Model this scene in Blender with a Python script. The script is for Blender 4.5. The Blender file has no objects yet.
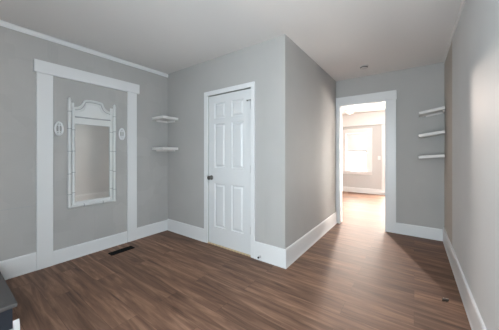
import bpy, bmesh, math, random
from mathutils import Vector, Matrix
random.seed(4)
S = bpy.context.scene
C = S.collection

# ------------------------------------------------------------------ camera
YAW = 0.62635
cd = bpy.data.cameras.new('camera'); cam = bpy.data.objects.new('camera', cd); C.objects.link(cam)
cd.sensor_width = 36; cd.lens = 36 * 227.49 / 499; cd.shift_y = -11.1 / 499; cd.clip_start = .02
cam.location = (0, 0, 1.2); cam.rotation_euler = (math.pi / 2, 0, YAW)
S.camera = cam

# ------------------------------------------------------------------ room numbers (metres)
H = 2.462
XL, YD, XC, YB, XR = -3.1675, 2.162, -1.1005, 4.103, .338
YS = -1.35                 # wall behind the camera
YR = -.58                 # unseen wall set close behind the camera to hold the added window
YF = 7.70                 # far wall of the next room

# ------------------------------------------------------------------ world, lights, exposure
S.view_settings.view_transform = 'Standard'; S.view_settings.look = 'None'
S.view_settings.gamma = 1; S.view_settings.use_curve_mapping = False
S.view_settings.exposure = 0.0
w = bpy.data.worlds.new('sky'); S.world = w; w.use_nodes = True
bg = w.node_tree.nodes['Background']; bg.inputs[1].default_value = 1
# overcast sky: bright and warm on the far side of the house (+y), dimmer and bluer behind the camera
_n = w.node_tree.nodes.new; _l = w.node_tree.links.new
_t = _n('ShaderNodeTexCoord'); _s = _n('ShaderNodeSeparateXYZ'); _m = _n('ShaderNodeMapRange'); _x = _n('ShaderNodeMix'); _x.data_type = 'RGBA'
_m.inputs[1].default_value = -.25; _m.inputs[2].default_value = .35
_x.inputs[6].default_value = (2.7, 3.0, 3.3, 1); _x.inputs[7].default_value = (43, 40, 36.5, 1)
_l(_t.outputs['Generated'], _s.inputs[0]); _l(_s.outputs[1], _m.inputs[0]); _l(_m.outputs[0], _x.inputs[0]); _l(_x.outputs[2], bg.inputs[0])

def area(name, loc, target, sx, sy, power, col, spread=180):
    l = bpy.data.lights.new(name, 'AREA'); l.shape = 'RECTANGLE'; l.size = sx; l.size_y = sy
    l.energy = power; l.color = col; l.spread = math.radians(spread)
    o = bpy.data.objects.new(name, l); C.objects.link(o); o.location = loc
    o.rotation_euler = (Vector(target) - Vector(loc)).to_track_quat('-Z', 'Y').to_euler()
    return o
area('fill_light_rear', (-.32, YR + .012, 1.17), (-.32, 2, 1.17), .46, 1.66, 60, (.83, .985, 1.07))  # added fill light, set in the unseen window behind the camera
area('fill_light_side', (XR + .01, -.3, 1.2), (-1, -.3, 1.2), .46, 1.66, 3, (.90, 1, 1.09))  # weak added fill from the unseen side window, towards the left wall
for px, pz, psx, psz in ((-1.465, 1.255, .6, 1.18), (-.2, 1.06, .9, 1.94)):      # sky portals in the two far window openings
    p = area('sky_portal', (px, YF + .11, pz), (px, 0, pz), psx, psz, 1, (1, 1, 1)); p.data.cycles.is_portal = True


# ------------------------------------------------------------------ materials
def mat(name, col, rough=.5, metal=0, bump=None, spec=.5):
    m = bpy.data.materials.new(name); m.use_nodes = True
    nt = m.node_tree; b = nt.nodes['Principled BSDF']
    b.inputs['Base Color'].default_value = (*col, 1); b.inputs['Roughness'].default_value = rough
    b.inputs['Metallic'].default_value = metal; b.inputs['Specular IOR Level'].default_value = spec
    if bump:
        sc, st = bump
        tc = nt.nodes.new('ShaderNodeTexCoord'); n = nt.nodes.new('ShaderNodeTexNoise')
        n.inputs['Scale'].default_value = sc; n.inputs['Detail'].default_value = 4
        bp = nt.nodes.new('ShaderNodeBump'); bp.inputs['Strength'].default_value = st; bp.inputs['Distance'].default_value = .01
        nt.links.new(tc.outputs['Object'], n.inputs['Vector']); nt.links.new(n.outputs['Fac'], bp.inputs['Height'])
        nt.links.new(bp.outputs['Normal'], b.inputs['Normal'])
    return m

def wall_mat(name, col, patch=0.0, rough=.65):
    """painted panelling: faint vertical joints, roller texture, optional touch-up patches"""
    m = mat(name, col, rough, spec=.15); nt = m.node_tree; b = nt.nodes['Principled BSDF']; N = nt.nodes.new; K = nt.links.new
    tc = N('ShaderNodeTexCoord'); sep = N('ShaderNodeSeparateXYZ'); K(tc.outputs['Object'], sep.inputs[0])
    add = N('ShaderNodeMath'); add.operation = 'ADD'; K(sep.outputs[0], add.inputs[0]); K(sep.outputs[1], add.inputs[1])
    fr = N('ShaderNodeMath'); fr.operation = 'PINGPONG'; fr.inputs[1].default_value = .203; K(add.outputs[0], fr.inputs[0])
    mr = N('ShaderNodeMapRange'); mr.inputs[1].default_value = 0; mr.inputs[2].default_value = .006; K(fr.outputs[0], mr.inputs[0])
    n = N('ShaderNodeTexNoise'); n.inputs['Scale'].default_value = 9; n.inputs['Detail'].default_value = 5; K(tc.outputs['Object'], n.inputs['Vector'])
    s = N('ShaderNodeMath'); s.operation = 'MULTIPLY_ADD'; s.inputs[1].default_value = .35
    K(n.outputs['Fac'], s.inputs[0]); K(mr.outputs[0], s.inputs[2])
    bp = N('ShaderNodeBump'); bp.inputs['Strength'].default_value = .12; bp.inputs['Distance'].default_value = .01
    K(s.outputs[0], bp.inputs['Height']); K(bp.outputs['Normal'], b.inputs['Normal'])
    # slow mottling of the paint, and blocky touch-up patches where asked for
    n2 = N('ShaderNodeTexNoise'); n2.inputs['Scale'].default_value = 2.3; K(tc.outputs['Object'], n2.inputs['Vector'])
    v = N('ShaderNodeTexVoronoi'); v.inputs['Scale'].default_value = 4.2; v.distance = 'CHEBYCHEV'; K(tc.outputs['Object'], v.inputs['Vector'])
    sv = N('ShaderNodeSeparateColor'); K(v.outputs['Color'], sv.inputs[0])
    a1 = N('ShaderNodeMapRange'); a1.inputs[3].default_value = .94; a1.inputs[4].default_value = 1.06; K(n2.outputs['Fac'], a1.inputs[0])
    a2 = N('ShaderNodeMapRange'); a2.inputs[3].default_value = 1 - patch; a2.inputs[4].default_value = 1 + patch; K(sv.outputs[0], a2.inputs[0])
    mu = N('ShaderNodeMath'); mu.operation = 'MULTIPLY'; K(a1.outputs[0], mu.inputs[0]); K(a2.outputs[0], mu.inputs[1])
    sc = N('ShaderNodeVectorMath'); sc.operation = 'SCALE'; sc.inputs[0].default_value = col; K(mu.outputs[0], sc.inputs['Scale'])
    K(sc.outputs[0], b.inputs['Base Color'])
    return m

def floor_mat():
    m = mat('vinyl planks', (.1, .06, .04), .42, spec=.36); nt = m.node_tree; b = nt.nodes['Principled BSDF']; N = nt.nodes.new; K = nt.links.new
    tc = N('ShaderNodeTexCoord')
    br = N('ShaderNodeTexBrick'); br.offset = .37; br.inputs['Scale'].default_value = 1; br.inputs['Brick Width'].default_value = 1.22
    br.inputs['Row Height'].default_value = .178; br.inputs['Mortar Size'].default_value = .0012; br.inputs['Mortar Smooth'].default_value = .2
    br.inputs['Color1'].default_value = (0, 0, 0, 1); br.inputs['Color2'].default_value = (1, 1, 1, 1); br.inputs['Mortar'].default_value = (.5, .5, .5, 1)
    K(tc.outputs['Object'], br.inputs['Vector'])
    sep = N('ShaderNodeSeparateColor'); K(br.outputs['Color'], sep.inputs[0])
    off = N('ShaderNodeCombineXYZ'); mo = N('ShaderNodeMath'); mo.operation = 'MULTIPLY'; mo.inputs[1].default_value = 37
    K(sep.outputs[0], mo.inputs[0]); K(mo.outputs[0], off.inputs[0]); K(mo.outputs[0], off.inputs[2])
    mp = N('ShaderNodeMapping'); mp.inputs['Scale'].default_value = (1.1, 13, 1); K(tc.outputs['Object'], mp.inputs['Vector'])
    ad = N('ShaderNodeVectorMath'); ad.operation = 'ADD'; K(mp.outputs[0], ad.inputs[0]); K(off.outputs[0], ad.inputs[1])
    n = N('ShaderNodeTexNoise'); n.inputs['Scale'].default_value = 1.6; n.inputs['Detail'].default_value = 8; n.inputs['Roughness'].default_value = .62
    n.inputs['Distortion'].default_value = .6; K(ad.outputs[0], n.inputs['Vector'])
    cr = N('ShaderNodeValToRGB'); K(n.outputs['Fac'], cr.inputs[0])
    e = cr.color_ramp.elements
    e[0].position = .25; e[0].color = (*FL_DARK, 1); e[1].position = .75; e[1].color = (*FL_LIGHT, 1)
    x = e.new(.5); x.color = (*FL_MID, 1)
    tone = N('ShaderNodeMapRange'); tone.inputs[3].default_value = .80; tone.inputs[4].default_value = 1.15; K(sep.outputs[0], tone.inputs[0])
    gap = N('ShaderNodeMapRange'); gap.inputs[3].default_value = 1; gap.inputs[4].default_value = .45; K(br.outputs['Fac'], gap.inputs[0])
    mu = N('ShaderNodeMath'); mu.operation = 'MULTIPLY'; K(tone.outputs[0], mu.inputs[0]); K(gap.outputs[0], mu.inputs[1])
    sc = N('ShaderNodeVectorMath'); sc.operation = 'SCALE'; K(cr.outputs[0], sc.inputs[0]); K(mu.outputs[0], sc.inputs['Scale'])
    K(sc.outputs[0], b.inputs['Base Color'])
    rr = N('ShaderNodeMapRange'); rr.inputs[3].default_value = .50; rr.inputs[4].default_value = .62; K(n.outputs['Fac'], rr.inputs[0]); K(rr.outputs[0], b.inputs['Roughness'])
    bp = N('ShaderNodeBump'); bp.inputs['Strength'].default_value = .12; bp.inputs['Distance'].default_value = .003
    K(n.outputs['Fac'], bp.inputs['Height']); K(bp.outputs['Normal'], b.inputs['Normal'])
    return m
FL_DARK, FL_MID, FL_LIGHT = (.053, .025, .015), (.185, .099, .063), (.38, .225, .152)

GREY = (.435, .428, .418)
M = dict(
    wall=wall_mat('grey wall paint', GREY), wall_patch=wall_mat('grey wall paint, touched up', GREY, .03),
    wall_pale=wall_mat('paler grey of right wall', (.64, .645, .645), rough=.6),
    wall_beige=wall_mat('beige grey of right wall end', (.51, .465, .42)),
    wall_far=mat('pale wall paint of next room', (.53, .53, .53), .6, bump=(12, .08)),
    ceil=mat('flat ceiling paint', (.72, .70, .685), .9, bump=(3.0, .25)),
    ceil_far=mat('white ceiling paint', (.82, .81, .80), .9, bump=(3.0, .1)),
    trim=mat('semi gloss white trim', (.74, .745, .75), .35, bump=(14, .05)),
    door=mat('white door paint', (.68, .69, .70), .38, bump=(30, .03)),
    floor=floor_mat(),
    wood=mat('raw pine', (.62, .47, .30), .6, bump=(20, .1)),
    black=mat('black register metal', (.004, .004, .004), .7, spec=.15),
    knob=mat('dark nickel', (.18, .17, .16), .28, 1),
    hinge=mat('satin steel', (.55, .55, .55), .35, 1),
    frame=mat('painted white bamboo', (.69, .695, .69), .4, bump=(25, .06)),
    ring=mat('grey bamboo joint', (.38, .39, .40), .5),
    mirror=mat('mirror glass', (.95, .96, .94), .04, 1),
    ornament=mat('white cast ornament', (.80, .81, .82), .45),
    shelf=mat('white laminate', (.72, .70, .68), .45, bump=(18, .03)),
    tread=mat('grey painted tread', (.095, .092, .092), .6, bump=(10, .15)),
    riser=mat('navy painted stair side', (.018, .024, .036), .55),
    plastic=mat('white plastic', (.60, .575, .55), .5),
    slot=mat('dark slot', (.05, .05, .05), .7),
    scrap=mat('dark scrap', (.02, .014, .01), .6), highlight=mat('painted highlight', (.6, .56, .5), .7),
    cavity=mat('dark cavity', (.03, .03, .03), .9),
)
def glass_mat():
    m = bpy.data.materials.new('thin window glass'); m.use_nodes = True; nt = m.node_tree; nt.nodes.clear()
    o = nt.nodes.new('ShaderNodeOutputMaterial'); mx = nt.nodes.new('ShaderNodeMixShader'); mx.inputs[0].default_value = .06
    t = nt.nodes.new('ShaderNodeBsdfTransparent'); g = nt.nodes.new('ShaderNodeBsdfGlossy'); g.inputs['Roughness'].default_value = .02
    nt.links.new(t.outputs[0], mx.inputs[1]); nt.links.new(g.outputs[0], mx.inputs[2]); nt.links.new(mx.outputs[0], o.inputs[0])
    return m
M['glass'] = glass_mat()
def blind_mat():
    m = bpy.data.materials.new('translucent blind cloth'); m.use_nodes = True; nt = m.node_tree; nt.nodes.clear()
    o = nt.nodes.new('ShaderNodeOutputMaterial'); mx = nt.nodes.new('ShaderNodeMixShader'); mx.inputs[0].default_value = .008
    t = nt.nodes.new('ShaderNodeBsdfTranslucent'); g = nt.nodes.new('ShaderNodeBsdfDiffuse')
    for q in (t, g): q.inputs[0].default_value = (.82, .86, .90, 1)
    nt.links.new(g.outputs[0], mx.inputs[1]); nt.links.new(t.outputs[0], mx.inputs[2]); nt.links.new(mx.outputs[0], o.inputs[0])
    return m
M['blind'] = blind_mat()
def lamp_mat():
    m = bpy.data.materials.new('lit lamp dome'); m.use_nodes = True; b = m.node_tree.nodes['Principled BSDF']
    b.inputs['Base Color'].default_value = (.9, .88, .84, 1); b.inputs['Emission Color'].default_value = (1, .80, .62, 1)
    b.inputs['Emission Strength'].default_value = 3
    return m
M['lamp'] = lamp_mat()

# ------------------------------------------------------------------ mesh helpers
def bx(bm, x0, x1, y0, y1, z0, z1, bev=0, mi=0):
    t = bmesh.new(); bmesh.ops.create_cube(t, size=1)
    for v in t.verts:
        v.co = Vector(((x0 + x1) / 2 + v.co.x * (x1 - x0), (y0 + y1) / 2 + v.co.y * (y1 - y0), (z0 + z1) / 2 + v.co.z * (z1 - z0)))
    if bev: bmesh.ops.bevel(t, geom=t.edges[:], offset=bev, segments=2, affect='EDGES', profile=.6)
    for f in t.faces: f.material_index = mi
    join(bm, t)
def join(bm, t, mw=None):
    me = bpy.data.meshes.new('tmp'); t.to_mesh(me); t.free()
    if mw is not None: me.transform(mw)
    bm.from_mesh(me); bpy.data.meshes.remove(me)
def tube(bm, pts, r, seg=10, mi=0, closed=False):
    pts = [Vector(p) for p in pts]; n = len(pts); rings = []
    rs = r if isinstance(r, (list, tuple)) else [r] * n
    up = None
    for i, p in enumerate(pts):
        a = pts[(i - 1) % n] if (closed or i > 0) else p
        b = pts[(i + 1) % n] if (closed or i < n - 1) else p
        d = (b - a).normalized()
        if up is None: up = d.orthogonal().normalized()
        up = (up - d * up.dot(d)).normalized(); sd = d.cross(up)
        rings.append([bm.verts.new(p + rs[i] * (math.cos(2 * math.pi * k / seg) * up + math.sin(2 * math.pi * k / seg) * sd)) for k in range(seg)])
    m = n if closed else n - 1
    for i in range(m):
        A, B = rings[i], rings[(i + 1) % n]
        for k in range(seg):
            f = bm.faces.new((A[k], A[(k + 1) % seg], B[(k + 1) % seg], B[k])); f.smooth = True; f.material_index = mi
    if not closed:
        bm.faces.new(rings[0][::-1]).material_index = mi; bm.faces.new(rings[-1]).material_index = mi
def lathe(bm, prof, seg=24, mw=None, mi=0):
    """prof: (radius, height) from bottom to top, round z"""
    t = bmesh.new(); rings = []
    for r, z in prof:
        rings.append([t.verts.new((max(r, 1e-4) * math.cos(2 * math.pi * k / seg), max(r, 1e-4) * math.sin(2 * math.pi * k / seg), z)) for k in range(seg)])
    for A, B in zip(rings, rings[1:]):
        for k in range(seg):
            f = t.faces.new((A[k], A[(k + 1) % seg], B[(k + 1) % seg], B[k])); f.smooth = True; f.material_index = mi
    t.faces.new(rings[0][::-1]).material_index = mi; t.faces.new(rings[-1]).material_index = mi
    join(bm, t, mw)
def prism(bm, poly, axis, a0, a1, mi=0):
    """poly of 2-D points extruded along axis 'x','y' or 'z'"""
    def P(u, v, a): return {'x': (a, u, v), 'y': (u, a, v), 'z': (u, v, a)}[axis]
    A = [bm.verts.new(P(u, v, a0)) for u, v in poly]; B = [bm.verts.new(P(u, v, a1)) for u, v in poly]
    n = len(poly)
    fs = [bm.faces.new(A), bm.faces.new(B[::-1])] + [bm.faces.new((A[i], B[i], B[(i + 1) % n], A[(i + 1) % n])) for i in range(n)]
    for f in fs: f.material_index = mi
def obj(name, bm, mats, parent=None, loc=None):
    bmesh.ops.recalc_face_normals(bm, faces=bm.faces[:])
    me = bpy.data.meshes.new(name); bm.to_mesh(me); bm.free()
    for m in (mats if isinstance(mats, (list, tuple)) else [mats]): me.materials.append(m)
    o = bpy.data.objects.new(name, me); C.objects.link(o)
    if parent: o.parent = parent
    if loc: o.location = loc
    return o
def struct(name, bm, m, label=None, parent=None, cat=None):
    o = obj(name, bm, m, parent)
    if not parent:
        o['kind'] = 'structure'
        if label: o['label'] = label
        o['category'] = cat or name.split('_')[0]
    return o
def tag(o, label, cat, group=None):
    o['label'] = label; o['category'] = cat
    if group: o['group'] = group
    return o
def empty(name, loc=(0, 0, 0), rot=(0, 0, 0)):
    o = bpy.data.objects.new(name, None); C.objects.link(o); o.location = loc; o.rotation_euler = rot; o.empty_display_size = .1
    return o
NB = bmesh.new

# ------------------------------------------------------------------ shell
b = NB(); bx(b, -3.4, 1.3, YS - .1, YF + .1, -.1, 0)
struct('floor', b, M['floor'], 'brown wood-look plank floor running through both rooms')
b = NB(); bx(b, XL - .1, XR + .1, YS - .1, YB + .06, H, H + .1)
struct('ceiling', b, M['ceil'], 'flat warm white ceiling over the room and passage')
b = NB(); bx(b, -3.4, 1.3, YB + .06, YF + .1, H, H + .1)
struct('ceiling_far', b, M['ceil_far'], 'bright white ceiling of the next room')

b = NB(); bx(b, XL - .1, XL, YS, YD + .1, 0, H)
struct('wall_left', b, M['wall_patch'], 'grey painted wall on the left with touched up paint patches')
DX0, DX1, DZ = -2.252, -1.536, 1.978
b = NB(); bx(b, XL, DX0, YD, YD + .1, 0, H); bx(b, DX1, XC, YD, YD + .1, 0, H); bx(b, DX0, DX1, YD, YD + .1, DZ, H)
struct('wall_front', b, M['wall'], 'grey painted wall with the white panel door')
b = NB(); bx(b, XC - .1, XC, YD + .1, YB + .12, 0, H)
struct('wall_corridor', b, M['wall'], 'grey painted wall along the left of the passage')
OX0, OX1, OZ = -1.045, -.352, 2.028
b = NB(); bx(b, XC, OX0, YB, YB + .12, 0, H); bx(b, OX1, XR, YB, YB + .12, 0, H); bx(b, OX0, OX1, YB, YB + .12, OZ, H)
struct('wall_back', b, M['wall'], 'grey painted end wall with the cased opening')
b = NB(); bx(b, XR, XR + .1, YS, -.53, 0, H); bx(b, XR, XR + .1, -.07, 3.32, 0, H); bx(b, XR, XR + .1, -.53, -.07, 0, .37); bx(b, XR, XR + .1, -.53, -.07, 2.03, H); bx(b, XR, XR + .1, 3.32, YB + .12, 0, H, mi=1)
struct('wall_right', b, [M['wall_pale'], M['wall_beige']], 'long grey painted wall on the right of the passage')  # paler grey than the other walls, beige on the last stretch before the corner
WX0, WX1, WZ0, WZ1 = -.57, -.07, .3, 2.05
b = NB(); bx(b, XL - .1, -.95, YS - .1, YS, 0, H); bx(b, -.95, -.85, YS - .1, YR, 0, H)
bx(b, -.85, WX0, YR - .1, YR, 0, H); bx(b, WX1, XR, YR - .1, YR, 0, H); bx(b, WX0, WX1, YR - .1, YR, 0, WZ0); bx(b, WX0, WX1, YR - .1, YR, WZ1, H)
struct('wall_rear', b, M['wall'], 'grey wall behind the camera with an added tall window')
# closet behind the door, kept dark
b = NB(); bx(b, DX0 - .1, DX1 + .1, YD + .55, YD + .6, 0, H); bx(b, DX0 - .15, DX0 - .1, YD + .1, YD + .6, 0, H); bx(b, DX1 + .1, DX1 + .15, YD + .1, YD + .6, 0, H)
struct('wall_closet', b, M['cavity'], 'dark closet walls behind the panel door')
# next room
FX0, FX1, FZ0, FZ1 = -1.765, -1.165, .665, 1.845
b = NB(); bx(b, -3.4, FX0, YF, YF + .1, 0, H); bx(b, FX1, -.655, YF, YF + .1, 0, H); bx(b, .25, 1.3, YF, YF + .1, 0, H); bx(b, -.655, .25, YF, YF + .1, 0, .09); bx(b, -.655, .25, YF, YF + .1, 2.03, H); bx(b, FX0, FX1, YF, YF + .1, 0, FZ0); bx(b, FX0, FX1, YF, YF + .1, FZ1, H)
bx(b, -3.3, 1.2, YF - .004, YF, 2.09, H, mi=1)
struct('wall_far', b, [M['wall_far'], M['ceil_far']], 'pale wall of the next room with a sash window')
b = NB(); bx(b, -3.4, -3.3, YB + .12, YF, 0, H); bx(b, -3.4, XC - .1, YB + .02, YB + .12, 0, H)
struct('wall_far_left', b, M['wall_far'], 'pale left wall of the next room')
b = NB(); bx(b, 1.2, 1.3, YB + .12, 5.8, 0, H); bx(b, 1.2, 1.3, 6.6, YF, 0, H); bx(b, 1.2, 1.3, 5.8, 6.6, 0, .8); bx(b, 1.2, 1.3, 5.8, 6.6, 1.9, H); bx(b, XR + .1, 1.3, YB + .02, YB + .12, 0, H)
struct('wall_far_right', b, M['wall_far'], 'pale right wall of the next room')

# ------------------------------------------------------------------ baseboards (profile: flat board, eased top, small shoe)
def prof(h, t): return [(0, 0), (t + .004, 0), (t + .004, .012), (t, .018), (t, h - .012), (t - .005, h), (0, h)]
def base_x(bm, x0, x1, yw, sgn, h, t=.016):      # board along X on a wall at y = yw, facing sgn
    prism(bm, [(yw + sgn * u, v) for u, v in prof(h, t)], 'x', x0, x1)
def base_y(bm, y0, y1, xw, sgn, h, t=.016):
    prism(bm, [(xw + sgn * u, v) for u, v in prof(h, t)], 'y', y0, y1)
CL0, CL1, CR0, CR1 = .612, .746, 1.532, 1.656    # casing edges on the left wall
b = NB(); base_y(b, YS, CL0, XL, 1, .185); base_y(b, CL1 + .001, CR0 - .003, XL, 1, .148, .014); base_y(b, CR1, YD, XL, 1, .158)
struct('baseboard_left', b, M['trim'], 'white baseboard along the left wall')
b = NB(); base_x(b, XL + .018, -2.318, YD, -1, .175); base_x(b, -1.484, XC + .018, YD, -1, .197)
struct('baseboard_front', b, M['trim'], 'white baseboard on both sides of the panel door')
b = NB(); base_y(b, YD - .018, YB, XC, 1, .197)
struct('baseboard_corridor', b, M['trim'], 'white baseboard along the left of the passage')
b = NB(); base_x(b, -.222, XR - .017, YB, -1, .160)
struct('baseboard_back', b, M['trim'], 'white baseboard below the right end wall shelves')
b = NB(); base_y(b, YR, YB, XR, -1, .190)
struct('baseboard_right', b, M['trim'], 'white baseboard along the long right wall')
b = NB(); base_x(b, -3.3, -.775, YF, -1, .15)
struct('baseboard_far', b, M['trim'], 'white baseboard under the far window')

# ------------------------------------------------------------------ trims
b = NB(); prism(b, [(XL, H - .052), (XL + .012, H - .052), (XL + .02, H - .03), (XL + .02, H - .012), (XL + .012, H), (XL, H)], 'y', YS, YD)
struct('trim_1', b, M['trim'], 'thin white crown strip at the top of the left wall')
b = NB(); prism(b, [(XR, H - .02), (XR - .012, H - .02), (XR - .018, H), (XR, H)], 'y', YR, YB)
struct('trim_2', b, M['ceil'], 'narrow crown strip at the top of the right wall')
# casing of the closed-up doorway on the left wall
t3 = empty('trim_3', (XL, 1.135, 0)); t3['kind'] = 'structure'; tag(t3, 'white flat casing framing the closed-up doorway around the mirror', 'trim')
def part_world(name, bm, m, par):
    o = obj(name, bm, m, par); o.matrix_parent_inverse = Matrix.Translation(par.location).inverted(); return o
b = NB(); bx(b, XL, XL + .024, CL0, CL1, 0, 2.043, .002); part_world('side_casing', b, M['trim'], t3)
b = NB(); bx(b, XL, XL + .024, CR0, CR1, 0, 2.043, .002); part_world('side_casing', b, M['trim'], t3)
b = NB(); bx(b, XL, XL + .034, .592, 1.69, 2.043, 2.172, .003); part_world('head_casing', b, M['trim'], t3)
# wallboard joint left of that casing
b = NB(); bx(b, XL, XL + .003, YS, CL0, .664, .670)
struct('trim_4', b, M['ring'], 'thin horizontal board joint low on the left wall')
# casing of the opening in the end wall
t5 = empty('trim_5', (-.66, YB, 0)); t5['kind'] = 'structure'; tag(t5, 'white casing around the opening to the bright next room', 'trim')
b = NB(); bx(b, XC + .001, OX0, YB - .02, YB, 0, OZ, .002); part_world('side_casing', b, M['trim'], t5)
b = NB(); bx(b, OX1, -.222, YB - .02, YB, 0, OZ, .002); part_world('side_casing', b, M['trim'], t5)
b = NB(); bx(b, XC + .001, -.213, YB - .03, YB, OZ, 2.166, .003); part_world('head_casing', b, M['trim'], t5)
b = NB(); bx(b, OX0, OX0 + .012, YB - .018, YB + .14, 0, OZ - .012); part_world('jamb', b, M['trim'], t5)
b = NB(); bx(b, OX1 - .012, OX1, YB - .018, YB + .14, 0, OZ - .012); part_world('jamb', b, M['trim'], t5)
b = NB(); bx(b, OX0, OX1, YB - .018, YB + .14, OZ - .012, OZ); part_world('head_jamb', b, M['trim'], t5)
# door casing
t6 = empty('trim_6', (-1.9, YD, 0)); t6['kind'] = 'structure'; tag(t6, 'white narrow casing around the six-panel door', 'trim')
b = NB(); bx(b, -2.316, DX0, YD - .018, YD, 0, DZ, .003); part_world('side_casing', b, M['trim'], t6)
b = NB(); bx(b, DX1, -1.484, YD - .018, YD, 0, DZ, .003); part_world('side_casing', b, M['trim'], t6)
b = NB(); bx(b, -2.316, -1.484, YD - .018, YD, DZ, 2.034, .003); part_world('head_casing', b, M['trim'], t6)
b = NB(); bx(b, DX0, DX1, YD - .012, YD + .06, 0, .012, .003)
o = part_world('threshold', b, M['wood'], t6); o['label'] = 'pale raw wood strip under the door'
# plate rail and far casing in the next room
b = NB(); bx(b, -3.3, 1.2, YF - .036, YF, 2.065, 2.105, .006)
struct('trim_7', b, M['trim'], 'white picture rail high on the far wall')
# ------------------------------------------------------------------ six-panel door
d = empty('door_1', (-1.894, YD + .006, .014)); d['kind'] = 'structure'; tag(d, 'white six-panel door with dark knob on its left', 'door')
def door_panelled():
    bm = NB(); x0, x1, z0, z1 = DX0 + .004, DX1 - .004, .014, 1.967; y0 = YD + .006
    cols = [(-2.140, -1.950), (-1.846, -1.658)]; rows = [(.240, .812), (1.020, 1.596), (1.665, 1.868)]
    xs = sorted([x0, x1] + [v for c in cols for v in c]); zs = sorted([z0, z1] + [v for r in rows for v in r])
    def quad(*p): bm.faces.new([bm.verts.new(v) for v in p])
    for i in range(len(xs) - 1):
        for j in range(len(zs) - 1):
            a, c_, e, f = xs[i], xs[i + 1], zs[j], zs[j + 1]
            if (a, c_) in cols and (e, f) in rows:
                L = [(0, 0), (.008, .013), (.020, .013), (.040, .002)]     # sunk moulding, then the raised field
                for (i0, d0), (i1, d1) in zip(L, L[1:]):
                    A = [(a + i0, y0 + d0, e + i0), (c_ - i0, y0 + d0, e + i0), (c_ - i0, y0 + d0, f - i0), (a + i0, y0 + d0, f - i0)]
                    B = [(a + i1, y0 + d1, e + i1), (c_ - i1, y0 + d1, e + i1), (c_ - i1, y0 + d1, f - i1), (a + i1, y0 + d1, f - i1)]
                    for k in range(4): quad(A[k], A[(k + 1) % 4], B[(k + 1) % 4], B[k])
                quad(*B)
            else: quad((a, y0, e), (c_, y0, e), (c_, y0, f), (a, y0, f))
    y1 = y0 + .036
    quad((x0, y1, z0), (x0, y1, z1), (x1, y1, z1), (x1, y1, z0))
    for p, q in (((x0, z0), (x1, z0)), ((x1, z0), (x1, z1)), ((x1, z1), (x0, z1)), ((x0, z1), (x0, z0))):
        quad((p[0], y0, p[1]), (p[0], y1, p[1]), (q[0], y1, q[1]), (q[0], y0, q[1]))
    bmesh.ops.remove_doubles(bm, verts=bm.verts[:], dist=1e-5)
    return bm
part_world('door_panel', door_panelled(), M['door'], d)
b = NB(); KN = Matrix.Translation((-2.195, YD + .006, .885)) @ Matrix.Rotation(math.pi / 2, 4, 'X')
lathe(b, [(.032, 0), (.032, .004), (.026, .009), (.012, .011), (.011, .030), (.02, .036), (.027, .046), (.027, .054), (.02, .062), (.006, .065)], 24, KN)
o = part_world('knob', b, M['knob'], d); o['label'] = 'dark metal round door knob'
for z in (1.77, 1.02, .30):
    b = NB(); tube(b, [(DX1 + .001, YD - .006, z - .045), (DX1 + .001, YD - .006, z + .045)], .006, 10)
    bx(b, DX1 - .022, DX1 + .001, YD + .0035, YD + .006, z - .044, z + .044)
    part_world('hinge', b, M['hinge'], d)
b = NB(); tube(b, [(DX1 - .002, YD - .010, 1.83), (DX1 - .05, YD - .022, 1.828)], .004, 8); tube(b, [(DX1 - .05, YD - .022, 1.828), (DX1 - .055, YD - .002, 1.828)], .007, 8)
bx(b, DX1 - .008, DX1 + .008, YD - .014, YD - .002, 1.815, 1.838)
part_world('hinge_pin_stop', b, M['knob'], d)

# ------------------------------------------------------------------ far window
def sash_window(nm, label, x0, x1, z0, z1, yw, s, zm, cw=.145):
    """opening in a wall whose room face is y = yw; s = +1 when outdoors lies at +y"""
    r = empty(nm, ((x0 + x1) / 2, yw, z0)); r['kind'] = 'structure'; tag(r, label, 'window')
    def P(n, bm, m): return part_world(n, bm, m, r)
    def ybox(bm, xa, xb, u0, u1, za, zb, bev=0): bx(bm, xa, xb, min(yw + s * u0, yw + s * u1), max(yw + s * u0, yw + s * u1), za, zb, bev)
    for xa, xb in ((x0 - cw, x0), (x1, x1 + cw)):
        b = NB(); ybox(b, xa, xb, -.022, 0, z0 - .005, z1, .003); P('side_casing', b, M['trim'])
    b = NB(); ybox(b, x0 - cw, x1 + cw, -.03, 0, z1, z1 + (.13 if cw == .145 else .033), .003); P('head_casing', b, M['trim'])
    b = NB(); ybox(b, x0 - cw, x1 + cw, -.06, 0, z0 - .03, z0 - .005, .004); P('sill', b, M['trim'])
    b = NB(); ybox(b, x0 - cw, x1 + cw, -.018, 0, z0 - .10, z0 - .03, .003); P('apron', b, M['trim'])
    for n, za, zb, u in (('lower_sash', z0, zm + .018, .03), ('upper_sash', zm - .018, z1, .062)):
        b = NB()
        for q in ((x0, x0 + .038, za, zb), (x1 - .038, x1, za, zb), (x0 + .038, x1 - .038, za, za + .036), (x0 + .038, x1 - .038, zb - .034, zb)): ybox(b, q[0], q[1], u, u + .03, q[2], q[3], .002)
        sh = P(n, b, M['trim'])
        b = NB(); ybox(b, x0 + .038, x1 - .038, u + .012, u + .016, za + .036, zb - .034)
        g = obj('pane', b, M['glass'], sh); g.matrix_parent_inverse = Matrix.Identity(4); g.location = (0, 0, 0)
    return r
sash_window('window_1', 'white sash window in the far wall of the next room', FX0, FX1, FZ0, FZ1, YF, 1, 1.275)
sash_window('window_3', 'tall glazed opening whose white casing stands right of the far window', -.655, .25, .09, 2.03, YF, 1, 1.05, .12)
sash_window('window_added_2', 'unseen tall window added behind the camera as a light source', WX0, WX1, WZ0, WZ1, YR, -1, 1.15, .08)  # out of view, added where the rear light has to come from
w4 = NB()
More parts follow.
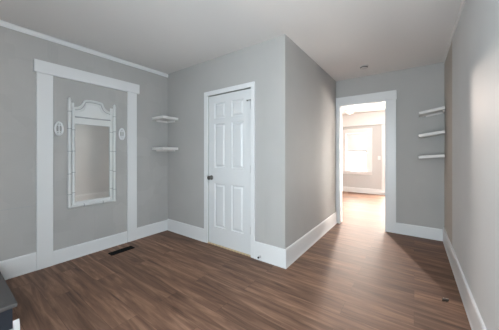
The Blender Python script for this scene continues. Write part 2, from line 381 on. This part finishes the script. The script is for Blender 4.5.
for q in ((5.72, 5.8, .72, 1.98), (6.6, 6.68, .72, 1.98), (5.8, 6.6, .72, .8), (5.8, 6.6, 1.9, 1.98)): bx(w4, 1.18, 1.2, q[0], q[1], q[2], q[3], .003)
w5 = NB()
for q in ((-.56, -.53, .33, 2.07), (-.07, -.02, .33, 2.07), (-.53, -.07, .33, .37), (-.53, -.07, 2.03, 2.07)): bx(w5, XR - .015, XR, q[0], q[1], q[2], q[3], .003)
struct('window_added_5', w5, M['trim'], 'unseen narrow window added behind the camera as a light source')  # out of view, added to bring more light onto the left wall
struct('window_added_4', w4, M['trim'], 'unseen side window added to brighten the next room')  # out of view, added so more sky lights the next room and passage
bl = empty('roller_blind', ((FX0 + FX1) / 2, YF + .02, 1.83)); tag(bl, 'translucent white roller blind drawn over the upper half of the far window', 'blind')
b = NB(); bx(b, FX0 + .008, FX1 - .008, YF + .0195, YF + .0205, 1.30, 1.822); part_world('cloth', b, M['blind'], bl)
b = NB(); tube(b, [(FX0 + .004, YF + .012, 1.824), (FX1 - .004, YF + .012, 1.824)], .014, 12); part_world('roller', b, M['trim'], bl)
b = NB(); bx(b, FX0 + .008, FX1 - .008, YF + .008, YF + .026, 1.272, 1.303, .003); part_world('bottom_bar', b, M['ring'], bl)

# ------------------------------------------------------------------ ceiling lamp of the next room
lp = empty('ceiling_light', (-1.5, 7.02, H)); tag(lp, 'glowing white dome lamp on the ceiling of the next room', 'lamp')
b = NB(); lathe(b, [(.10, -.03), (.105, -.012), (.105, 0)], 28); obj('base', b, M['trim'], lp)
b = NB(); lathe(b, [(.0, -.105), (.04, -.101), (.075, -.085), (.095, -.06), (.10, -.032)], 28); obj('lamp_shade', b, M['lamp'], lp)
pl = bpy.data.lights.new('lamp_bulb', 'SPOT'); pl.energy = 570; pl.color = (1, .83, .73); pl.shadow_soft_size = .07
pl.spot_size = math.radians(110); pl.spot_blend = .4
po = bpy.data.objects.new('lamp_bulb', pl); C.objects.link(po); po.location = (-1.5, 7.02, H - .13); po.rotation_euler = (Vector((.1, 2.6, .7)) - po.location).to_track_quat('-Z', 'Y').to_euler()


# ------------------------------------------------------------------ mirror
mr = empty('wall_mirror', (XL, 1.126, .586), (0, 0, 0))
tag(mr, 'tall mirror in a white bamboo-style frame with arched crest on the left wall', 'mirror')
def bamboo(bm, p0, p1, r, joints):
    p0, p1 = Vector(p0), Vector(p1)
    pts, rs = [], []
    stops = sorted(set([0, 1] + joints))
    for a, c_ in zip(stops, stops[1:]):
        for k in (0.0, .06, .5, .94):
            pts.append(p0.lerp(p1, a + (c_ - a) * k)); rs.append(r * (1.12 if k == 0 else 1.0 if k != .5 else .93))
    pts.append(p1); rs.append(r)
    tube(bm, pts, rs, 12)
    L = (p1 - p0).length
    for j in joints:
        c_ = p0.lerp(p1, j); dd = (p1 - p0).normalized() * .0035
        tube(bm, [c_ - dd, c_ + dd], r * 1.2, 12, mi=1)
FR = [M['frame'], M['ring']]
for sg in (-1, 1):
    b = NB(); bamboo(b, (.02, sg * .238, 0), (.02, sg * .238, 1.215), .018, [.13, .32, .53, .74, .90])
    t = Matrix.Translation((.02, sg * .238, 1.213)); lathe(b, [(.016, 0), (.02, .006), (.02, .014), (.012, .02), (.014, .03), (.008, .038), (.002, .041)], 14, t)
    obj('post', b, FR, mr)
    b = NB(); bamboo(b, (.018, sg * .201, .03), (.018, sg * .201, 1.13), .016, [.13, .34, .56, .78]); obj('inner_post', b, FR, mr)
b = NB(); bamboo(b, (.02, -.25, .014), (.02, .25, .014), .016, [.3, .7]); obj('bottom_rail', b, FR, mr)
b = NB(); bx(b, .004, .02, -.19, .19, .028, .066, .003); obj('lower_rail', b, M['frame'], mr)
b = NB(); bx(b, .004, .022, -.19, .19, .962, 1.032, .004); obj('upper_rail', b, M['frame'], mr)
b = NB(); tube(b, [(.02, -.19, 1.04), (.02, .19, 1.04)], .008, 10); obj('bead', b, M['ring'], mr)
def arc_half(sg):
    P = [(.222, 1.136), (.200, 1.137)]
    P += [(.196 - .098 * math.sin(t_), 1.238 - .098 * math.cos(t_)) for t_ in [math.radians(a) for a in (8, 25, 42, 59, 74)]]
    return [(sg * u, v) for u, v in P + [(.094, 1.232), (.086, 1.240)]]
arch = arc_half(-1) + [(-.04, 1.246), (0, 1.248), (.04, 1.246)] + arc_half(1)[::-1]
b = NB(); prism(b, [(-.222, 1.03)] + arch + [(.222, 1.03)], 'x', .004, .016); obj('crest_panel', b, M['frame'], mr)
b = NB(); tube(b, [(.02, u, v) for u, v in arch], .012, 10); obj('crest_moulding', b, M['frame'], mr)
b = NB(); tube(b, [(.017, u * .80 if abs(u) < .19 else u * .93, v - .036) for u, v in arch], .009, 8); obj('crest_moulding', b, M['frame'], mr)
b = NB(); tube(b, [(.0165, u * .90 if abs(u) < .19 else u * .965, v - .018) for u, v in arch], .0045, 6); obj('crest_groove', b, M['ring'], mr)
b = NB(); bx(b, .001, .008, -.252, -.19, .01, 1.2, .003); bx(b, .001, .008, .19, .252, .01, 1.2, .003); obj('backing', b, M['frame'], mr)
b = NB(); bx(b, .003, .009, -.188, .188, .06, .968); o = obj('mirror_glass', b, M['mirror'], mr); o['label'] = 'clear mirror glass'
b = NB()
for q in ((.181, .186, .064, .964),): bx(b, .009, .016, q[0], q[1], q[2], q[3])
bx(b, .009, .016, -.18, .18, .958, .964)
obj('glass_edge', b, M['ring'], mr)

# ------------------------------------------------------------------ two cast ornaments either side of the mirror
def ornament(y, z, label, flip):
    r = empty('wall_ornament', (XL, y, z)); tag(r, label, 'wall ornament', 'cast ornaments beside the mirror')
    b = NB()
    ell = [(.012, .032 * math.cos(a), .024 + .072 * math.sin(a)) for a in [2 * math.pi * k / 28 for k in range(28)]]
    tube(b, ell, .0095, 8, closed=True); obj('scroll_ring', b, M['ornament'], r)
    b = NB(); tube(b, [(.012, 0, -.045), (.016, 0, -.01), (.014, 0, .03), (.016, 0, .07), (.012, 0, .088)], [.004, .006, .004, .006, .004], 8)
    for zz, s_ in ((.058, 1), (-.005, -1)):
        for sg in (-1, 1):
            sp = [(.013, sg * (.004 + .016 * math.sin(t_)), zz + s_ * .018 * (1 - math.cos(t_))) for t_ in [k * .35 for k in range(8)]]
            tube(b, sp, [.004, .004, .004, .004, .004, .003, .003, .003], 7)
    obj('stem', b, M['ornament'], r)
    b = NB(); lathe(b, [(.006, -.03), (.012, -.022), (.02, -.006), (.024, 0), (.018, .002), (.014, -.004)], 16, Matrix.Translation((.024, flip * .004, -.026)))
    tube(b, [(.008, 0, -.02), (.012, 0, -.040), (.024, flip * .004, -.050)], .006, 8)
    obj('bottom_cup', b, M['ornament'], r)
ornament(.797, 1.452, 'white scrolled ornament on the wall left of the mirror', -1)
ornament(1.460, 1.440, 'white scrolled ornament on the wall right of the mirror', 1)

# ------------------------------------------------------------------ corner shelves
def corner_shelf(cx, cy, sx, sy, z, roll, label, group, cleat):
    """square board fitted in the corner (cx, cy), running sx / sy away from it; z = top at the corner side"""
    r = empty('corner_shelf', (cx, cy, z), (0, roll, 0)); tag(r, label, 'shelf', group)
    b = NB(); x0, x1 = sorted((sx * .003, sx * .275)); y0, y1 = sorted((sy * .003, sy * .268))
    bx(b, x0, x1, y0, y1, -.038, 0, .003); obj('board', b, M['shelf'], r)
    if cleat:
        b = NB(); x0, x1 = sorted((sx * .006, sx * .20)); y0, y1 = sorted((sy * .003, sy * .022))
        bx(b, x0, x1, y0, y1, -.060, -.038, .002)
        x0, x1 = sorted((sx * .004, sx * .022)); y0, y1 = sorted((sy * .022, sy * .20))
        bx(b, x0, x1, y0, y1, -.060, -.038, .002); obj('cleat', b, M['shelf'], r)
G1, G2 = 'corner shelves by the left wall', 'corner shelves at the end of the right wall'
corner_shelf(XL, YD, 1, -1, 1.747, 0, 'upper white corner shelf left of the panel door', G1, True)
corner_shelf(XL, YD, 1, -1, 1.298, 0, 'lower white corner shelf left of the panel door', G1, True)
corner_shelf(XR - .016, YB, -1, -1, 1.818, -.185, 'top tilted white corner shelf right of the opening', G2, True)
corner_shelf(XR - .016, YB, -1, -1, 1.506, -.150, 'middle white corner shelf right of the opening', G2, False)
corner_shelf(XR - .016, YB, -1, -1, 1.197, -.085, 'bottom white corner shelf right of the opening', G2, False)

# ------------------------------------------------------------------ smoke detector
sd = empty('smoke_detector', (-.585, 3.62, H)); tag(sd, 'round white smoke detector on the ceiling before the opening', 'smoke detector')
b = NB(); lathe(b, [(.052, -.012), (.058, -.008), (.058, 0)], 32); obj('base', b, M['plastic'], sd)
b = NB(); lathe(b, [(.018, -.036), (.036, -.034), (.045, -.027), (.047, -.012)], 32); obj('cover', b, M['plastic'], sd)
b = NB(); lathe(b, [(.0475, -.024), (.0495, -.022), (.0495, -.014), (.0475, -.012)], 32); obj('vent_slot', b, M['slot'], sd)

# ------------------------------------------------------------------ floor register
fv = empty('floor_vent', (-2.935, 1.357, 0)); tag(fv, 'black slotted floor register beside the left baseboard', 'floor vent')
b = NB(); bx(b, -.052, .052, -.138, -.126, 0, .006, .002); bx(b, -.052, .052, .126, .138, 0, .006, .002); bx(b, -.052, -.040, -.126, .126, 0, .006, .002); bx(b, .040, .052, -.126, .126, 0, .006, .002)
bx(b, -.04, .04, -.126, .126, 0, .001); obj('frame', b, M['black'], fv)
b = NB()
for k in range(15): bx(b, -.04, .04, -.119 + k * .017, -.112 + k * .017, .001, .005)
bx(b, -.004, .004, -.126, .126, .001, .0055); obj('louver_grid', b, M['black'], fv)

# ------------------------------------------------------------------ stair foot at lower left
st = empty('staircase', (-2.68, .2, 0)); tag(st, 'foot of a staircase with grey tread and navy side at left edge', 'stairs')
for k in range(4):
    y1 = .330 - .262 * k; z = .19 * (k + 1)
    b = NB(); bx(b, XL + .02, -2.184, y1 - .29, y1, z - .028, z, .008); part_world('tread', b, M['tread'], st)
    b = NB(); bx(b, XL + .02, -2.206, y1 - .262 - (.0 if k < 3 else .1), y1 - .022, (0 if k == 0 else z - .19), z - .028); part_world('riser', b, M['riser'], st)
b = NB(); prism(b, [(-2.206, 0), (-2.188, 0), (-2.190, .010), (-2.206, .016)], 'y', -.9, .31)
prism(b, [(-2.206, 0), (-2.176, 0), (-2.180, .02), (-2.192, .05), (-2.206, .066)], 'y', .309, .340); part_world('shoe_moulding', b, M['trim'], st)

# ------------------------------------------------------------------ small things
ds = empty('door_stop', (-1.405, YD - .016, .045)); tag(ds, 'small grey door stop on the baseboard right of the panel door', 'door stop')
RX = Matrix.Rotation(math.pi / 2, 4, 'X')
b = NB(); lathe(b, [(.014, 0), (.014, .003), (.006, .006), (.006, .03)], 14, RX); obj('stem', b, M['hinge'], ds)
b = NB(); lathe(b, [(.010, .03), (.011, .036), (.009, .042)], 14, RX); obj('rubber_tip', b, M['slot'], ds)
sw = empty('light_switch', (-.835, YF, 1.08)); tag(sw, 'small white switch plate on the pale far wall', 'light switch')
b = NB(); bx(b, -.036, .036, -.006, 0, -.058, .058, .002); obj('plate', b, M['trim'], sw)
b = NB(); bx(b, -.006, .006, -.016, -.006, -.012, .012, .002); obj('toggle', b, M['trim'], sw)
sc_ = empty('floor_scrap', (.205, 2.447, 0), (0, 0, .5)); tag(sc_, 'tiny dark scrap with painted highlight beside it on the floor near the right wall', 'scrap')
b = NB(); prism(b, [(-.028, -.009), (.008, -.016), (.032, .005), (.005, .014), (-.016, .01)], 'z', 0, .010); obj('dark_piece', b, M['scrap'], sc_)
b = NB(); prism(b, [(-.004, .016), (.034, .008), (.04, .02), (.004, .03)], 'z', 0, .004); obj('highlight_piece', b, M['highlight'], sc_)  # bright glint next to the scrap, put in as a pale flat shape
